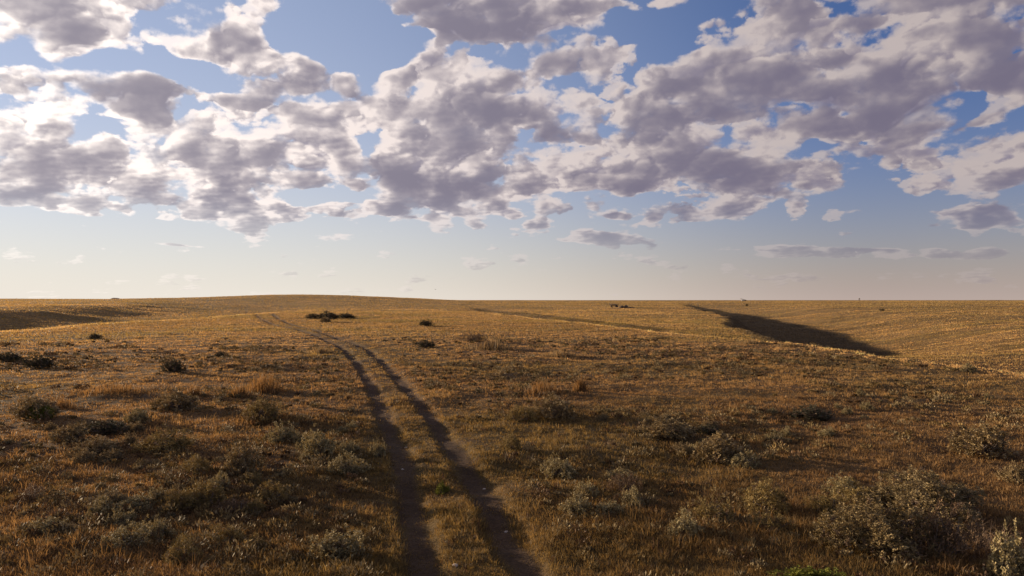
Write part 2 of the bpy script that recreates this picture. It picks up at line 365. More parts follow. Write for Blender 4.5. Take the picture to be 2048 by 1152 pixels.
def rock_mat(name, c1, c2, sc):
    m, N = newmat(name); tc = N.node('ShaderNodeTexCoord')
    n = N.noise(tc.outputs['Object'], sc, 6.0, .6)[0]
    c = N.mix(N.mr(n, .3, .7), c1, c2)
    p = N.node('ShaderNodeBsdfPrincipled'); N.put(p.inputs['Base Color'], c); p.inputs['Roughness'].default_value = .92
    b = N.node('ShaderNodeBump'); b.inputs['Strength'].default_value = .6; b.inputs['Distance'].default_value = .05
    N.put(b.inputs['Height'], n); N.L.new(b.outputs[0], p.inputs['Normal']); finish(N, p.outputs[0]); return m
def ground_mat():
    m, N = newmat('prairie_ground')
    g = N.node('ShaderNodeNewGeometry'); P = g.outputs['Position']
    a = N.node('ShaderNodeAttribute', attribute_name='tint')
    n1 = N.noise(P, 1.3, 5.0, .6)[0]; n2 = N.noise(P, 14.0, 4.0, .6)[0]; n3 = N.noise(P, .11, 4.0)[0]
    c = N.vm('SCALE', a.outputs['Color'], sc=N.mr(n1, .3, .7, .72, 1.28))
    c = N.vm('SCALE', c, sc=N.mr(n2, .3, .7, .75, 1.25)); c = N.vm('SCALE', c, sc=N.mr(n3, .3, .7, .85, 1.15))
    p = N.node('ShaderNodeBsdfPrincipled'); N.put(p.inputs['Base Color'], c); p.inputs['Roughness'].default_value = .95
    p.inputs['Specular IOR Level'].default_value = .1
    hgt = N.mad(N.noise(P, 5.0, 6.0, .65)[0], .12, N.mul(n2, .03))
    b = N.node('ShaderNodeBump'); b.inputs['Strength'].default_value = .8; b.inputs['Distance'].default_value = 1.0
    N.put(b.inputs['Height'], hgt); N.L.new(b.outputs[0], p.inputs['Normal']); finish(N, p.outputs[0]); return m

# ------------------------------------------------------------------ the ground, one sheet to the horizon
def build_ground():
    azs = np.concatenate((np.arange(-180, -44, 4.0), np.linspace(-44, 44, 760), np.arange(48, 180, 4.0)))
    azs = np.radians(azs); rs = np.concatenate(([0.4, 2, 4], np.geomspace(6, 900, 620), np.geomspace(930, 38000, 110)))
    A, Rr = np.meshgrid(azs, rs); X = Rr*np.sin(A); Y = Rr*np.cos(A); Z = height(X, Y)
    # behind the viewer the plateau simply runs on
    nr, na = A.shape; co = np.stack((X.ravel(), Y.ravel(), Z.ravel()), 1)
    i, j = np.meshgrid(np.arange(nr-1), np.arange(na), indexing='ij'); j2 = (j+1) % na
    q = np.stack((i*na+j, i*na+j2, (i+1)*na+j2, (i+1)*na+j), -1).reshape(-1, 4)[:, ::-1]
    x, y = co[:, 0], co[:, 1]; d, green, red = cover(x, y)
    td = np.full(len(x), 9.); nm = d < 420; td[nm] = track_d(x[nm], y[nm])[0]+fbm(x[nm], y[nm], .9, 2, 71)*.15
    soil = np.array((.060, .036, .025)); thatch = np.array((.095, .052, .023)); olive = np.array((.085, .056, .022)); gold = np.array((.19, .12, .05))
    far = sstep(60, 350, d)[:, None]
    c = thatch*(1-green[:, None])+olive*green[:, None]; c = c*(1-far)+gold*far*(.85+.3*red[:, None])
    s = sstep(.42, .15, td)[:, None]*.8; c = c*(1-s)+soil*s
    bare = sstep(.4, .7, fbm(x, y, 2.6, 3, 131))[:, None]*.6*(1-far); c = c*(1-bare)+soil*bare
    c = c*(1-.5*gully(x, y))[:, None]  # ground colour darkened for the gully shadow
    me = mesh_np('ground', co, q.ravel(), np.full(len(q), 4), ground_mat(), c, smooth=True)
    o = link(bpy.data.objects.new('ground', me)); tag(o, kind='structure'); return o
build_ground()

# ------------------------------------------------------------------ grass
def blades(bx, by, bz, h, w, az, lean, laz, col, seg2=True, curve=0.5):
    """one bent blade per entry, its wide side turned to az, leaning towards laz"""
    n = len(bx); sx = np.cos(az)*w*.5; sy = np.sin(az)*w*.5
    lx = np.cos(laz)*lean*h; ly = np.sin(laz)*lean*h; up = h*np.sqrt(np.clip(1-lean**2*.7, .1, 1))
    b = np.stack((bx, by, bz), 1); s = np.stack((sx, sy, 0*sx), 1)
    if seg2:
        m = b+np.stack((lx*.35, ly*.35, up*.62), 1); t = b+np.stack((lx, ly, up), 1)
        co = np.stack((b-s, b+s, m+s*.8, m-s*.8, t), 1).reshape(-1, 3)
        k = np.arange(n)[:, None]*5; f = np.concatenate((k+np.array([[0, 1, 2, 3]]), k+np.array([[3, 2, 4]])), 1).ravel()
        lt = np.tile([4, 3], n); cc = np.repeat(col, 5, 0)
    else:
        t = b+np.stack((lx, ly, up), 1)
        co = np.stack((b-s, b+s, t+s*.45, t-s*.45), 1).reshape(-1, 3); f = np.arange(n*4); lt = np.full(n, 4); cc = np.repeat(col, 4, 0)
    return co, f, lt, cc
def merge(parts):
    C_, F_, L_, K_ = [], [], [], []; o = 0
    for co, f, lt, cc in parts: C_.append(co); F_.append(f+o); L_.append(lt); K_.append(cc); o += len(co)
    return np.concatenate(C_), np.concatenate(F_), np.concatenate(L_), np.concatenate(K_)
def sample_r(n, r0, r1, p):
    """radii for a density per area falling as r**-p"""
    u = rng.random(n); e = 2-p
    return (r0**e+u*(r1**e-r0**e))**(1/e)
STRAW = np.array((.34, .225, .100)); RUST = np.array((.25, .155, .070)); OLIVE = np.array((.19, .145, .048)); GOLD = np.array((.34, .225, .09)); BROWN = np.array((.10, .06, .04))
def grass_field():
    parts = []
    # tufts, near to middle distance
    nt, per = 150000, 12
    r = sample_r(nt, 8.5, 420, 2.35); a = np.radians(rng.uniform(-41, 41, nt)); x = r*np.sin(a); y = r*np.cos(a)
    d, green, red = cover(x, y); td, tf = track_d(x, y)
    dens = np.clip(.8+.8*fbm(x, y, 1.7, 3, 141), .3, 1); inside = (tf < 2.3) & (td > .3)
    keep = (rng.random(nt) < dens) & (td+fbm(x, y, .8, 2, 151)*.22 > .26+rng.random(nt)*.16)
    keep |= (rng.random(nt) < .24+.2*sstep(20, 50, d))
    x, y, d, green, red, td, tf, inside = (q[keep] for q in (x, y, d, green, red, td, tf, inside)); n = len(x)
    rut = td < .30
    hh = .055+.065*np.clip(.5+fbm(x, y, 2.1, 3, 161), 0, 1)+.07*sstep(.2, .7, fbm(x, y, 4.4, 2, 171))
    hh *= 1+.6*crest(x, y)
    hh *= np.where(inside, .85, 1.0)*np.where(rut, .3, 1.0)*np.exp(rng.normal(0, .32, n))*(1+.5*sstep(80, 400, d))
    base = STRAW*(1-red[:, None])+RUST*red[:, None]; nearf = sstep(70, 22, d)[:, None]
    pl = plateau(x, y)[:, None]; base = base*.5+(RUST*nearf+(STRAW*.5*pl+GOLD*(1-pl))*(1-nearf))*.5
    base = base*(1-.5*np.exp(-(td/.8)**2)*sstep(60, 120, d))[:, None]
    base = base*(1-.85*draw(x, y)[:, None])*(1.85-.95*sstep(110, 16, d)[:, None])*(1+1.3*crest(x, y)[:, None])  # last factor paints the sunlit crest
    g = (np.clip(green*1.2-.5, 0, .65)*(1-.55*sstep(2, 14, x)*sstep(90, 50, d)))[:, None]; g = np.where(inside[:, None], np.maximum(g, .45), g)
    base = base*(1-g)+OLIVE*g
    k = rng.random(n)[:, None]; base = np.where(k < .10, BROWN, base); base = base*np.exp(rng.normal(0, .20, (n, 1)))*(1.0-.20*sstep(55, 14, d)[:, None])*np.array((1.03, 1.0, .98))
    gl = .8*gully(x, y)[:, None]; base = base*(1-gl)+np.array((.060, .050, .044))*gl  # tint pulled to dark grey for the gully shadow
    s = lambda q: np.repeat(q, per, 0); m = n*per
    ang = rng.uniform(0, 2*np.pi, m); rad = np.abs(rng.normal(0, 1, m))*(.05+.0024*s(d))
    bx = s(x)+np.cos(ang)*rad; by = s(y)+np.sin(ang)*rad; bz = height(bx, by)-.01
    h = s(hh)*rng.uniform(.45, 1.25, m); w = np.maximum(.0065, .00055*s(d))*rng.uniform(.7, 1.4, m)
    lean = np.clip(np.abs(rng.normal(.55, .32, m)), 0, .97)
    col = s(base)*np.exp(rng.normal(0, .16, (m, 1)))
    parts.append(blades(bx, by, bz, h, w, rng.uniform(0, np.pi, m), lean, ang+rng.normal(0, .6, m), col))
    # far grass, blade bundles
    nf = 720000; r = sample_r(nf, 90, 3500, 2.3); a = np.radians(rng.uniform(-40, 40, nf)); x = r*np.sin(a); y = r*np.cos(a)
    d, green, red = cover(x, y); z = height(x, y)
    td = np.full(nf, 9.); nm = d < 420; td[nm] = track_d(x[nm], y[nm])[0]; kp = (td > .7) & (rng.random(nf) < sstep(70, 200, d))
    x, y, d, green, red, z = (q[kp] for q in (x, y, d, green, red, z)); n = len(x)
    h = (.12+.08*np.clip(.5+fbm(x, y, 25, 3, 181), 0, 1))*np.exp(rng.normal(0, .2, n))*(1+.7*sstep(150, 1200, d))
    w = .00075*d*rng.uniform(.5, 1.4, n)
    tdk = td[kp]
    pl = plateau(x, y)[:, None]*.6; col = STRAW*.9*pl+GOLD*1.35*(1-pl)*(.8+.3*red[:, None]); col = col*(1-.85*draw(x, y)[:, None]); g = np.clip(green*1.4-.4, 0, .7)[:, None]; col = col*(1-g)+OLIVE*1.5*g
    col = np.where(rng.random((n, 1)) < .012, BROWN, col)*np.exp(rng.normal(0, .07, (n, 1)))*(.85+1.2*crest(x, y)[:, None])*(1+.25*fbm(x, y, 45, 3, 231))[:, None]  # crest factor paints the sunlit rim
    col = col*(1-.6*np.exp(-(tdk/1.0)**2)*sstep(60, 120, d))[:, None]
    gl = .8*gully(x, y)[:, None]; col = col*(1-gl)+np.array((.060, .050, .044))*gl  # far tint takes the same painted gully shade
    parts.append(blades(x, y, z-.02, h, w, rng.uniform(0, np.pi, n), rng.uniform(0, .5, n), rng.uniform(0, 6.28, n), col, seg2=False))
    co, f, lt, cc = merge(parts)
    me = mesh_np('grass', co, f, lt, M_GRASS, np.clip(cc, .01, .8))
    o = link(bpy.data.objects.new('grass', me)); tag(o, 'dry short prairie grass growing in uneven tufts over all the ground', 'grass', kind='stuff')
grass_field()

# ------------------------------------------------------------------ shrubs: prototypes about 1 m wide and 1 m high, scaled per plant
def tube(p, r0, r1, sides=5):
    """tapered tube through the points p"""
    p = np.array(p); n = len(p); co = []; f = []; lt = []
    for i in range(n):
        t = p[min(i+1, n-1)]-p[max(i-1, 0)]; t = t/(np.linalg.norm(t)+1e-9)
        u = np.cross(t, (0.3, .9, .2)); u /= np.linalg.norm(u)+1e-9; v = np.cross(t, u); r = r0+(r1-r0)*i/(n-1)
        for k in range(sides):
            a = 2*math.pi*k/sides; co.append(p[i]+(u*math.cos(a)+v*math.sin(a))*r)
    for i in range(n-1):
        for k in range(sides):
            f += [i*sides+k, i*sides+(k+1) % sides, (i+1)*sides+(k+1) % sides, (i+1)*sides+k]; lt.append(4)
    return np.array(co), np.array(f), np.array(lt), np.ones((len(co), 3))*.2
def leaves(c, d, L, w, col, g):
    """pointed leaves at c, along d"""
    n = len(c); d = d/np.linalg.norm(d, axis=1)[:, None]; s = np.cross(d, g.normal(0, 1, (n, 3))); s /= np.linalg.norm(s, axis=1)[:, None]+1e-9
    s = s*w[:, None]*.5; m = c+d*L[:, None]*.6; t = c+d*L[:, None]
    co = np.stack((c-s*.4, c+s*.4, m+s, t, m-s), 1).reshape(-1, 3)
    return co, np.arange(n*5), np.full(n, 5), np.repeat(col, 5, 0)
KINDS = {  # sprigs, leaves per sprig, sprig length, leaf length, leaf width, upright, colours, dead share
 'sage':   dict(ns=230, nl=20, sl=.17, L=.05, w=.017, up=.75, c1=(.17, .128, .064), c2=(.31, .235, .125), dead=.06, openn=.35),
 'big':    dict(ns=520, nl=44, sl=.13, L=.026, w=.009, up=.8, c1=(.14, .105, .05), c2=(.28, .215, .11), dead=.10, openn=.6),
 'pale':   dict(ns=150, nl=20, sl=.20, L=.055, w=.02, up=.95, c1=(.21, .172, .085), c2=(.34, .28, .15), dead=.04, openn=.7),
 'yellow': dict(ns=260, nl=15, sl=.15, L=.06, w=.011, up=.8, c1=(.17, .125, .045), c2=(.28, .205, .08), dead=.12, openn=.3),
 'dark':   dict(ns=220, nl=17, sl=.14, L=.05, w=.02, up=.5, c1=(.05, .048, .03), c2=(.10, .09, .052), dead=.2, openn=.3),
 'dry':    dict(ns=170, nl=12, sl=.20, L=.06, w=.010, up=.7, c1=(.12, .075, .042), c2=(.20, .13, .075), dead=.3, openn=.7),
 'green':  dict(ns=260, nl=16, sl=.14, L=.06, w=.022, up=.6, c1=(.12, .13, .02), c2=(.20, .20, .035), dead=.02, openn=.3)}
def shrub_meshes(kind, seed):
    K = dict(KINDS[kind]); K['c1'] = tuple(q*1.0 for q in K['c1']); K['c2'] = tuple(q*1.05 for q in K['c2']); g = np.random.default_rng(seed); st = []; tips = []
    nst = 13
    lob = [(g.uniform(0, 2*np.pi), g.uniform(.7, 1.1)) for _ in range(4)]           # uneven outline
    def env(a, e):   # reach of the crown in direction (azimuth, elevation)
        r = .76+.16*math.sin(2*a+seed)+.13*math.sin(3*a+seed*1.7+2*e)+.11*math.sin(5*a-seed+3*e)+.07*math.sin(9*a+seed*2.3)
        return r
    for i in range(nst):
        a = 2*math.pi*i/nst+g.normal(0, .25); e = g.uniform(.35, 1.35); R_ = env(a, e)*g.uniform(.6, .85)
        end = np.array((math.cos(a)*math.cos(e)*.52*R_, math.sin(a)*math.cos(e)*.52*R_, math.sin(e)*R_*.9+.03))
        mid = end*np.array((.62, .62, .42))+g.normal(0, .03, 3); b0 = np.array((g.normal(0, .025), g.normal(0, .025), -.05))
        st.append(tube([b0, mid*.5+b0*.5, mid, (mid+end)/2+g.normal(0, .02, 3), end], .022, .006, 5))
        for _ in range(4):
            s = mid+(end-mid)*g.uniform(0, .9); q = s+np.array((g.normal(0, .09), g.normal(0, .09), abs(g.normal(.10, .05))))
            st.append(tube([s, (s+q)/2+g.normal(0, .01, 3), q], .007, .003, 3))
    cs, ds, Ls, ws, cols = [], [], [], [], []; c1 = np.array(K['c1']); c2 = np.array(K['c2'])
    for i in range(int(K['ns']*1.5)):
        a = g.uniform(0, 2*np.pi); e = math.asin(min(1, g.uniform(0.02, 1)**.75)); R_ = env(a, e)
        rr = R_*(1-abs(g.normal(0, .16 if g.random() > K['openn']*.5 else .35)))
        rr = max(rr, .2); h = math.sin(e)*rr
        base = np.array((math.cos(a)*math.cos(e)*rr*.58, math.sin(a)*math.cos(e)*rr*.58, h*.92+.03))
        out = np.array((math.cos(a)*math.cos(e), math.sin(a)*math.cos(e), .15+math.sin(e)))
        dr = out*(1-K['up'])+np.array((0, 0, 1))*K['up']+g.normal(0, .22, 3); dr /= np.linalg.norm(dr)
        n = K['nl']; t = np.sort(g.random(n)); sl = K['sl']*g.uniform(.6, 1.35)
        c = base+dr*(t[:, None]-.5)*sl+g.normal(0, .008, (n, 3))
        spread = g.normal(0, 1, (n, 3)); d = dr+spread*.55
        cs.append(c); ds.append(d); Ls.append(K['L']*g.uniform(.6, 1.3, n)); ws.append(K['w']*1.25*g.uniform(.7, 1.3, n))
        cc = c1+(c2-c1)*g.random(); cc = np.array((.17, .12, .08)) if g.random() < K['dead'] else cc
        cols.append(cc*np.exp(g.normal(0, .14, (n, 1))))
    fo = leaves(np.concatenate(cs), np.concatenate(ds), np.concatenate(Ls), np.concatenate(ws), np.concatenate(cols), g)
    co, f, lt, cc = merge(st); me_s = mesh_np('stems', co, f, lt, M_BARK, None, smooth=True)
    co, f, lt, cc = fo; me_f = mesh_np('foliage', co, f, lt, M_LEAF, cc)
    return me_s, me_f
PROTO = {}
def shrub(kind, v, pxx, pyy, wpx, hpx, label, group=None, name='sagebrush', rot=None):
    key = (kind, v)
    X, Y = at(pxx, pyy); s = Y/F_PX
    if key not in PROTO:
        ms, mf = shrub_meshes(kind, 11+v*7+len(kind)*3)
        root = link(bpy.data.objects.new(name, None)); root.empty_display_size = .2
        a = link(bpy.data.objects.new('stems', ms), root); b = link(bpy.data.objects.new('foliage', mf), root)
        PROTO[key] = (root, a, b)
    else:
        r0, a0, b0 = PROTO[key]; root = r0.copy(); root.name = name; link(root)
        for q in (a0, b0): c = q.copy(); link(c, root)
    W_ = wpx*s; root.scale = (W_*1.12, W_*.95, hpx*s*(1.05 if hpx > 26 and kind != 'big' else 1.12)); root.location = (X, Y+W_*.2, hz(X, Y+W_*.2)-.02)
    root.rotation_euler = (0, 0, (pxx*1.37+pyy) % 6.28 if rot is None else rot)
    tag(root, label, 'shrub', group)
    return root
SH = [  # kind, variant, x, base y, width, height in photo pixels, label
 ('big',0,1785,1112,235,112,'large silver-green sagebrush, the biggest shrub, left half of the big clump at lower right'),
 ('big',1,1880,1040,250,80,'wide sagebrush with pale tips behind the largest shrub, long shadow to its right'),
 ('dry',0,1900,1118,150,120,'dark twiggy shaded shrub pressed against the right side of the largest sagebrush'),
 ('pale',0,2035,1170,110,110,'pale leafy sagebrush cut off by the lower right corner of the photo'),
 ('green',0,1620,1178,130,40,'bright yellow-green low bush at the very bottom edge of the photo'),
 ('yellow',0,1535,1030,110,72,'rounded yellowish bush left of the big sagebrush clump'),
 ('pale',1,1695,1000,85,48,'small pale sage between the yellowish round bush and the big clump'),
 ('sage',2,1445,925,110,58,'olive bush casting the longest dark shadow across the right field'),
 ('pale',2,1492,935,60,34,'little silvery sage touching the right foot of the long-shadow bush'),
 ('pale',1,1400,912,46,30,'small pale tuft of sage just left of the long-shadow bush'),
 ('sage',0,1335,878,110,40,'low grey-green sage scrub up and left of the long-shadow bush'),
 ('sage',1,1105,838,100,48,'olive sagebrush with a dark shadow, below the orange grass clumps'),
 ('yellow',1,1045,842,70,34,'faded yellow bush joined to the left of the olive shaded sagebrush'),
 ('pale',0,1118,958,85,46,'pale grey sage right of the right wheel track, in the lower middle'),
 ('dry',1,1250,985,70,42,'brown twiggy bush between the pale grey sage and the yellowish round bush'),
 ('yellow',2,1425,1045,100,50,'tan bushy shrub in front of the long shadow, left of the yellowish round bush'),
 ('sage',2,1975,912,130,66,'grey-brown sagebrush at the right edge above the big clump'),
 ('sage',0,2040,965,70,42,'sagebrush cut by the right edge, just over the big clump'),
 ('yellow',0,1022,898,48,34,'small upright yellow-green bush close to the right wheel track'),
 ('dark',0,1625,840,90,26,'flat dark scrub patch in the middle of the right field'),
 ('dark',1,1415,868,60,18,'thin dark scrub strip above the long-shadow bush'),
 ('pale',2,1940,745,30,17,'tiny sage standing on the ridge line at far right'),
 ('dark',0,852,652,30,13,'small dark round bush on the lit plain right of the curving track'),
 ('dark',1,850,695,42,15,'small dark bush with thin shadow, lower of two right of the track'),
 ('dark',2,626,637,32,10,'left end bush of the dark thicket beyond the track bend'),
 ('dark',0,655,638,44,15,'tallest middle bush of the dark thicket beyond the track bend'),
 ('dark',1,690,637,40,11,'right end bush of the dark thicket beyond the track bend'),
 ('sage',1,650,645,24,11,'small grey sage just in front of the dark thicket'),
 ('dark',2,188,679,30,12,'lone small dark bush on the left plain'),
 ('dark',0,74,738,62,26,'dark round bush near the left edge at the foot of the green plain'),
 ('dark',1,8,724,60,20,'dark bush cut by the left edge, beside another dark round bush'),
 ('dark',2,342,745,56,26,'dark bush midway between the left edge and the track'),
 ('dark',1,440,714,26,12,'tiny dark bush above the tall orange grass at left'),
 ('dry',0,945,683,52,20,'brown twiggy bush beside pale straw grass in the middle distance'),
 ('dry',1,975,700,60,18,'straw brown bush under the other brown one in the middle distance'),
 ('sage',1,480,948,80,66,'tall dark shaded sagebrush between left shrubs and the track'),
 ('sage',2,345,822,100,42,'wide dark sagebrush in the left field with shadow running right'),
 ('yellow',1,520,845,95,48,'yellowish bush right of the wide dark sagebrush'),
 ('pale',0,560,885,66,40,'pale sage sprigs left of the track, upper of the pale group'),
 ('pale',1,632,912,84,52,'bright yellow-green tipped sage beside the left wheel track'),
 ('pale',2,685,948,60,44,'pale sage drooping below the bright tipped sage at the track'),
 ('pale',0,756,912,34,34,'single pale sage tuft right against the left wheel track'),
 ('sage',0,60,838,100,46,'broad olive sagebrush close to the left edge'),
 ('green',1,78,838,50,30,'leafy bright green shrub in front of the broad olive sagebrush at left'),
 ('sage',2,130,885,80,36,'dark olive bush below the broad olive sagebrush at left'),
 ('dark',2,205,868,80,30,'dark shaded bush between two olive bushes in the left field'),
 ('yellow',2,325,905,120,46,'yellow-green domed bush in the centre of the left field'),
 ('sage',1,185,912,100,36,'grey-green flat sage left of the yellow-green domed bush'),
 ('pale',1,270,846,56,30,'small pale sage above the yellow-green domed bush'),
 ('yellow',0,390,948,70,40,'tan bush left of the tall dark shaded sagebrush'),
 ('yellow',1,408,1012,90,52,'golden olive bush below the tall dark shaded sagebrush'),
 ('pale',2,438,980,52,36,'pale leafy sprigs on top of the golden olive bush'),
 ('pale',1,668,1118,120,58,'pale sagebrush with bright tips at the bottom, left of the tracks'),
 ('yellow',2,360,1128,90,50,'olive bush near the bottom, left of the pale bright tipped sagebrush'),
 ('dry',0,60,1000,70,34,'brown bush in the lower left field close to the edge'),
 ('sage',0,215,1012,90,28,'low flat sage right of the brown bush in the lower left'),
 ('dry',1,470,1030,80,36,'reddish dry bush right of the golden olive bush'),
 ('green',0,884,985,36,20,'small green tuft growing on the strip between the wheel tracks'),
 ('yellow',0,545,1000,70,40,'dull yellow bush in shade right of the reddish dry bush'),
 ('dark',0,1494,612,7,5,'minute dark bush far off under the horizon, over the shadowed gully'),
 ('dark',1,1765,622,10,5,'minute dark bush far off on the right hillside'),
]
for q in SH: shrub(q[0], q[1], *q[2:6], q[6], 'sagebrush and scrub dotted over the prairie', {'green':'green_bush','yellow':'rabbitbrush','dark':'dark_bush','dry':'dry_bush'}.get(q[0], 'sagebrush'))

# smaller tufts crowding together in four patches, those of one patch look alike
g_ = np.random.default_rng(77)
ORD = ('leftmost', 'second from the left', 'third from the left', 'fourth from the left', 'fifth from the left', 'sixth from the left', 'seventh from the left', 'eighth from the left', 'ninth from the left', 'rightmost')
for (x0, x1, y0, y1, n_, kd, what) in (
    (530, 745, 850, 945, 9, 'pale', 'pale sage tufts beside the left wheel track'),
    (20, 330, 850, 935, 10, 'sage', 'olive sage tufts near the left edge'),
    (340, 540, 960, 1110, 8, 'yellow', 'tan tufts in the lower left field'),
    (1270, 1420, 850, 925, 6, 'sage', 'grey tufts left of the long-shadow bush'),
    (1540, 1740, 965, 1080, 8, 'yellow', 'tan tufts left of the largest sagebrush'),
    (1120, 1400, 820, 845, 5, 'sage', 'olive tufts right of the shaded sagebrush'),
    (30, 330, 1000, 1130, 7, 'pale', 'pale tufts in the lower left corner'),
    (1150, 1420, 960, 1100, 8, 'pale', 'pale tufts in the lower middle right'),
    (1540, 1980, 790, 890, 9, 'pale', 'pale tufts on the plain above the right shrubs')):
    P_ = sorted((g_.uniform(x0, x1), g_.uniform(y0, y1)) for _ in range(n_))
    for i, (xx, yy) in enumerate(P_):
        k = .65+.7*(yy-850)/150 if yy > 850 else .6
        shrub(kd, int(g_.integers(0, 3)), xx, yy, g_.uniform(30, 56)*k, g_.uniform(18, 30)*k, ('rightmost' if i == n_-1 else ORD[i])+' of the small '+what, 'small '+what, 'sage_tuft')

# ------------------------------------------------------------------ tall clumps of bunch grass
def clump(pxx, pyy, wpx, hpx, label, col, arch=.35, n=420):
    X, Y = at(pxx, pyy); s = Y/F_PX; w = wpx*s; h = hpx*s; g = np.random.default_rng(int(pxx+pyy))
    bx = g.normal(0, w*.33, n); by = g.normal(0, w*.2, n); a = g.uniform(0, 6.28, n)
    zz = height(bx+X, by+Y)-hz(X, Y)
    col = np.array(col)*np.exp(g.normal(0, .2, (n, 1)))
    co, f, lt, cc = blades(bx, by, zz-.01, h*g.uniform(.4, 1.25, n)*(.45+.6*np.exp(-(bx/(w*.33))**2)), np.full(n, max(.007, .0006*Y)), g.uniform(0, 3.14, n), np.clip(np.abs(g.normal(arch, .2, n)), 0, .95), a, col)
    o = link(bpy.data.objects.new('bunch_grass', mesh_np('bunch_grass', co, f, lt, M_GRASS, np.clip(cc, 0, .8)))); o.location = (X, Y, hz(X, Y))
    tag(o, label, 'grass clump', 'tall dry bunch grass clumps')
ORG = (.22, .13, .055); PAL = (.24, .17, .09)
for q in [(1085,785,70,26,'orange grass clump, wide left one of the two above the olive shaded sagebrush',ORG),
          (1162,783,20,30,'narrow upright orange grass clump with dark shadow on its right',ORG),
          (530,782,70,38,'tall bright orange grass clump in the left field',ORG),
          (480,792,36,24,'short orange grass clump just left of the tallest orange one',ORG),
          (385,790,40,20,'reddish orange grass clump above the wide dark sagebrush',ORG),
          (985,700,90,22,'pale straw grass clump by the brown bushes in the middle distance',PAL),
          (1120,712,60,14,'low straw grass clump right of the brown bushes in the middle distance',PAL),
          (1500,688,40,10,'straw grass clump on the ridge line in front of the shadowed gully',PAL),
          (1580,694,36,9,'smaller straw grass clump on the ridge line, nearer the gully end',PAL),
          (120,818,60,26,'rusty grass clump behind the broad olive sagebrush at left',ORG),
          (230,785,110,20,'long rusty grass clump above the left field shrubs',ORG),
          (640,705,50,12,'faint straw grass clump inside the track bend',PAL)]: clump(*q)
clump(1965,1095,150,64,'arching pale dry grass in the shade right of the largest sagebrush',(.34,.25,.17),.85,320)
clump(1900,1140,110,36,'golden grass clump at the foot of the largest sagebrush',ORG,.5,300)

# ------------------------------------------------------------------ low scrub nobody could count, one object
def low_scrub():
    g = np.random.default_rng(5); parts = []
    n = 7000; r = 10+(g.random(n)**1.4)*90; a = np.radians(g.uniform(-38, 38, n)); x = r*np.sin(a); y = r*np.cos(a)
    f = fbm(x, y, 7, 3, 201)+.25*(x < 0)*sstep(50, 25, r); td, tf = track_d(x, y)
    k = (f+g.normal(0, .12, n) > .16) & (td > 1.1) & ~((tf < 2.4) & (td > .3)); x, y, r = x[k], y[k], r[k]; n = len(x)
    sz = .10+.42*g.random(n)**2*(1+.4*sstep(30, 80, r)); kind = g.random(n)
    per = 70; s = lambda q: np.repeat(q, per, 0); m = n*per
    aa = g.uniform(0, 6.28, m); e = np.arcsin(g.random(m)**.8); rr = s(sz)*(1-np.abs(g.normal(0, .25, m)))
    cx = s(x)+np.cos(aa)*np.cos(e)*rr*.8; cy = s(y)+np.sin(aa)*np.cos(e)*rr*.8; cz = height(cx, cy)+np.sin(e)*rr*.62
    c = np.where(kind[:, None] < .45, (.23, .178, .095), np.where(kind[:, None] < .75, (.24, .17, .07), (.14, .085, .045)))
    c = c*.75*np.exp(g.normal(0, .18, (n, 1))); c = s(c)*np.exp(g.normal(0, .15, (m, 1)))
    d = np.stack((np.cos(aa)*.5, np.sin(aa)*.5, np.full(m, .9)), 1)+g.normal(0, .35, (m, 3))
    L = s(.05+.0009*r)*g.uniform(.7, 1.5, m)
    co, f_, lt, cc = leaves(np.stack((cx, cy, cz), 1), d, L, L*.38, c, g)
    o = link(bpy.data.objects.new('low_scrub', mesh_np('low_scrub', co, f_, lt, M_LEAF, cc)))
    tag(o, 'low grey-green and brown scrub sprigs scattered through the near grass', 'scrub', kind='stuff')
low_scrub()

# ------------------------------------------------------------------ stones in and by the wheel tracks
M_STONE = rock_mat('pale_stone', (.33, .27, .22), (.55, .47, .40), 30)
def blob(name, dims, mat, seed, sub=3, rough=.18, flat=1.0):
    bm = bmesh.new(); bmesh.ops.create_icosphere(bm, subdivisions=sub, radius=.5); r_ = random.Random(seed)
    from mathutils import noise
    for v in bm.verts:
        k = 1+rough*2*noise.noise(v.co*2.3+Vector((seed, 0, 0)))+rough*noise.noise(v.co*6+Vector((0, seed, 0)))
        v.co = Vector((v.co.x*k*dims[0], v.co.y*k*dims[1], v.co.z*k*dims[2]))
    me = bpy.data.meshes.new(name); bm.to_mesh(me); bm.free(); me.materials.append(mat)
    return me
def stone(pxx, pyy, wpx, label):
    X, Y = at(pxx, pyy); w = wpx*Y/F_PX
    o = link(bpy.data.objects.new('stone', blob('stone', (w, w*.7, w*.45), M_STONE, int(pxx), 2)))
    o.location = (X, Y, hz(X, Y)+w*.08); o.rotation_euler = (0, 0, pxx % 3); tag(o, label, 'stone', 'pale stones on the wheel tracks')
stone(911,1129,16,'flat pale stone between the wheel tracks near the bottom')
stone(969,977,7,'tiny pale stone in the right wheel track')
stone(806,938,8,'tiny stone in the left wheel track above the bare soil patch')
#stone(818,1088,8,'small stone in the left wheel track near the bottom')
stone(1012,1062,9,'small stone at the lower bend of the right wheel track')
stone(812,895,7,'tiny stone on the right edge of the left wheel track')

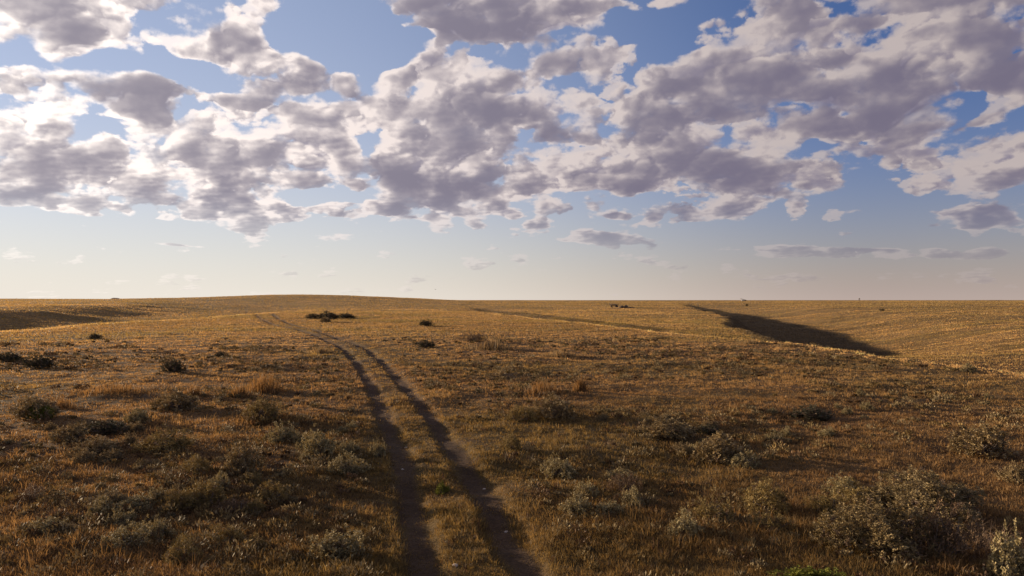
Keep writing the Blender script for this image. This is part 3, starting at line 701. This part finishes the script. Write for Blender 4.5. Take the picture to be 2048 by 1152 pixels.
# ------------------------------------------------------------------ far things
def box(bm, x0, x1, y0, y1, z0, z1):
    v = [bm.verts.new(p) for p in ((x0,y0,z0),(x1,y0,z0),(x1,y1,z0),(x0,y1,z0),(x0,y0,z1),(x1,y0,z1),(x1,y1,z1),(x0,y1,z1))]
    for f in ((0,3,2,1),(4,5,6,7),(0,1,5,4),(1,2,6,5),(2,3,7,6),(3,0,4,7)): bm.faces.new([v[i] for i in f])
def plain(name, c, rough=.8):
    m, N = newmat(name); tc = N.node('ShaderNodeTexCoord'); n = N.noise(tc.outputs['Object'], 4.0, 4.0)[0]
    p = N.node('ShaderNodeBsdfPrincipled'); N.put(p.inputs['Base Color'], N.vm('SCALE', c, sc=N.mr(n, .3, .7, .8, 1.2))); p.inputs['Roughness'].default_value = rough
    finish(N, p.outputs[0]); return m
def part(name, bm, mat, parent):
    bmesh.ops.recalc_face_normals(bm, faces=bm.faces[:]); me = bpy.data.meshes.new(name); bm.to_mesh(me); bm.free(); me.materials.append(mat)
    return link(bpy.data.objects.new(name, me), parent)
M_WOOD = plain('weathered_wood', (.10, .07, .05)); M_PALE = plain('pale_sheet', (.14, .125, .11), .8); M_DARKROCK = rock_mat('dark_rock', (.06, .04, .03), (.14, .09, .06), 1.5)
# rock outcrop with a flat dark slab
X, Y = at(1228, 615); s = Y/F_PX
root = link(bpy.data.objects.new('rock_outcrop', None)); root.location = (X, Y, hz(X, Y)); tag(root, 'low dark flat-topped rock outcrop far off left of the shadowed gully', 'rock')
o = link(bpy.data.objects.new('cap_slab', blob('cap_slab', (19*s, 9*s, 2.6*s), M_DARKROCK, 3, 4, .10)), root); o.location = (0, 0, 5.2*s)
for k, (dx_, w_, h_) in enumerate(((-5, 4, 5.5), (5, 6, 5.5))):
    o = link(bpy.data.objects.new('boulder', blob('boulder', (w_*s, 6*s, h_*s), M_DARKROCK, 5+k, 3, .15)), root); o.location = (dx_*s, 0, 2.2*s)
for k, (xx, w_, h_) in enumerate(((1243, 11, 7), (1252, 9, 8), (1262, 14, 4))):
    X, Y = at(xx, 616); s = Y/F_PX
    o = link(bpy.data.objects.new('boulder', blob('boulder', (w_*s, w_*.7*s, h_*s), M_DARKROCK, 15+k, 3, .2))); o.location = (X, Y, hz(X, Y)+.15*h_*s)
    tag(o, ('dark boulder next to the flat-topped rock outcrop', 'tallest dark boulder right of the flat-topped rock outcrop', 'long low dark boulder at the right end of the far rocks')[k], 'rock', 'dark boulders by the far outcrop')
# small shed on the horizon
Y = 1500.; X = (1486-1024)/F_PX*Y; s = Y/F_PX; zb = hz(X, Y)
root = link(bpy.data.objects.new('shed', None)); root.location = (X, Y, zb-.3); tag(root, 'tiny pale shed with a sloping roof far off on the horizon', 'shed')
bm = bmesh.new(); box(bm, -3*s, 5*s, -3*s, 3*s, 0, 2.2*s); part('wall', bm, M_PALE, root)
bm = bmesh.new()
pts = [(-5*s, 4.6*s), (6*s, 2.0*s), (6*s, 2.5*s), (-5*s, 5.2*s)]
v = [bm.verts.new((x, y, z)) for y in (-3.6*s, 3.6*s) for x, z in pts]
for f in ((0,1,2,3),(7,6,5,4),(0,4,5,1),(1,5,6,2),(2,6,7,3),(3,7,4,0)): bm.faces.new([v[i] for i in f])
part('roof', bm, M_WOOD, root)
# mast on a low rise
Y = 1400.; X = (1718.5-1024)/F_PX*Y; s = Y/F_PX; zb = hz(X, Y)
root = link(bpy.data.objects.new('mast', None)); root.location = (X, Y, zb); tag(root, 'tiny upright grey mast on the horizon at right', 'mast')
bm = bmesh.new()
for sx in (-1, 1):
    for sy in (-1, 1): box(bm, sx*.9*s-.12, sx*.9*s+.12, sy*.9*s-.12, sy*.9*s+.12, 0, 4.4*s)
for h_ in (1.2, 2.4, 3.6): box(bm, -.9*s, .9*s, -.9*s-.1, -.9*s+.1, h_*s, h_*s+.3); box(bm, -.9*s, .9*s, .9*s-.1, .9*s+.1, h_*s, h_*s+.3)
part('frame', bm, M_WOOD, root)
bm = bmesh.new(); bmesh.ops.create_cone(bm, cap_ends=True, segments=16, radius1=1.3*s, radius2=1.3*s, depth=1.4*s)
o = part('tank', bm, M_WOOD, root); o.location = (0, 0, 4.9*s)
# distant rounded hill on the left horizon
def far_hill():
    Y = 5200.; s = Y/F_PX; X = (231-1024)*s; n = 40; t = np.linspace(-1, 1, n); A, B = np.meshgrid(t, t)
    r = np.sqrt(A*A+B*B); prof = np.clip(1-r*r, 0, 1)**.7*(1+.1*fbm(A*3, B*3, 1, 2, 9))
    co = np.stack((A*14*s, B*14*s, prof*5.5*s), -1).reshape(-1, 3); i, j = np.meshgrid(np.arange(n-1), np.arange(n-1), indexing='ij')
    q = np.stack((i*n+j, i*n+j+1, (i+1)*n+j+1, (i+1)*n+j), -1).reshape(-1, 4)
    me = mesh_np('hill', co, q.ravel(), np.full(len(q), 4), plain('far_hill', (.22, .17, .12)), None, True)
    o = link(bpy.data.objects.new('hill', me)); o.location = (X, Y, CAM_H+(HOR_Y-599.5)*s-1.6*s); tag(o, kind='structure')
far_hill()
# a bird high over the plain: one body with spread wings
def bird():
    bm = bmesh.new(); rings = []
    for x, r in ((-.30, .004), (-.24, .035), (-.10, .05), (.05, .055), (.15, .035), (.2, .032), (.25, .022), (.30, .004)):
        rings.append([bm.verts.new((x, r*math.cos(a)*.9, r*math.sin(a))) for a in [k*math.pi/4 for k in range(8)]])
    for a, b in zip(rings[:-1], rings[1:]):
        for k in range(8): bm.faces.new((a[k], a[(k+1) % 8], b[(k+1) % 8], b[k]))
    bm.faces.new(rings[0][::-1]); bm.faces.new(rings[-1])
    for sgn in (-1, 1):
        sec = [(0.03, .10, -.10, .01), (.22, .09, -.07, .10), (.42, .04, -.07, .13), (.58, -.05, -.08, .10)]
        vs_ = [[bm.verts.new((x, sgn*y, z+dz)) for x, dz in ((xf, 0), ((xf+xb)/2, .012), (xb, 0), ((xf+xb)/2, -.006))] for (y, xf, xb, z) in sec]
        for a, b in zip(vs_[:-1], vs_[1:]):
            for k in range(4): bm.faces.new((a[k], a[(k+1) % 4], b[(k+1) % 4], b[k]))
        bm.faces.new(vs_[0]); bm.faces.new(vs_[-1][::-1])
    t = [bm.verts.new(p) for p in ((-.28, -.02, 0), (-.28, .02, 0), (-.42, .06, 0), (-.42, -.06, 0), (-.28, -.02, .01), (-.28, .02, .01), (-.42, .06, .006), (-.42, -.06, .006))]
    for f in ((0,1,2,3),(7,6,5,4),(0,4,5,1),(1,5,6,2),(2,6,7,3),(3,7,4,0)): bm.faces.new([t[i] for i in f])
    o = part('bird', bm, plain('bird_feathers', (.05, .04, .035)), None)
    Y = 260.; o.location = ((871-1024)/F_PX*Y, Y, CAM_H+(HOR_Y-579)/F_PX*Y); o.rotation_euler = (.2, 0, 1.1)
    tag(o, 'tiny dark bird flying above the horizon in the middle', 'bird')
bird()
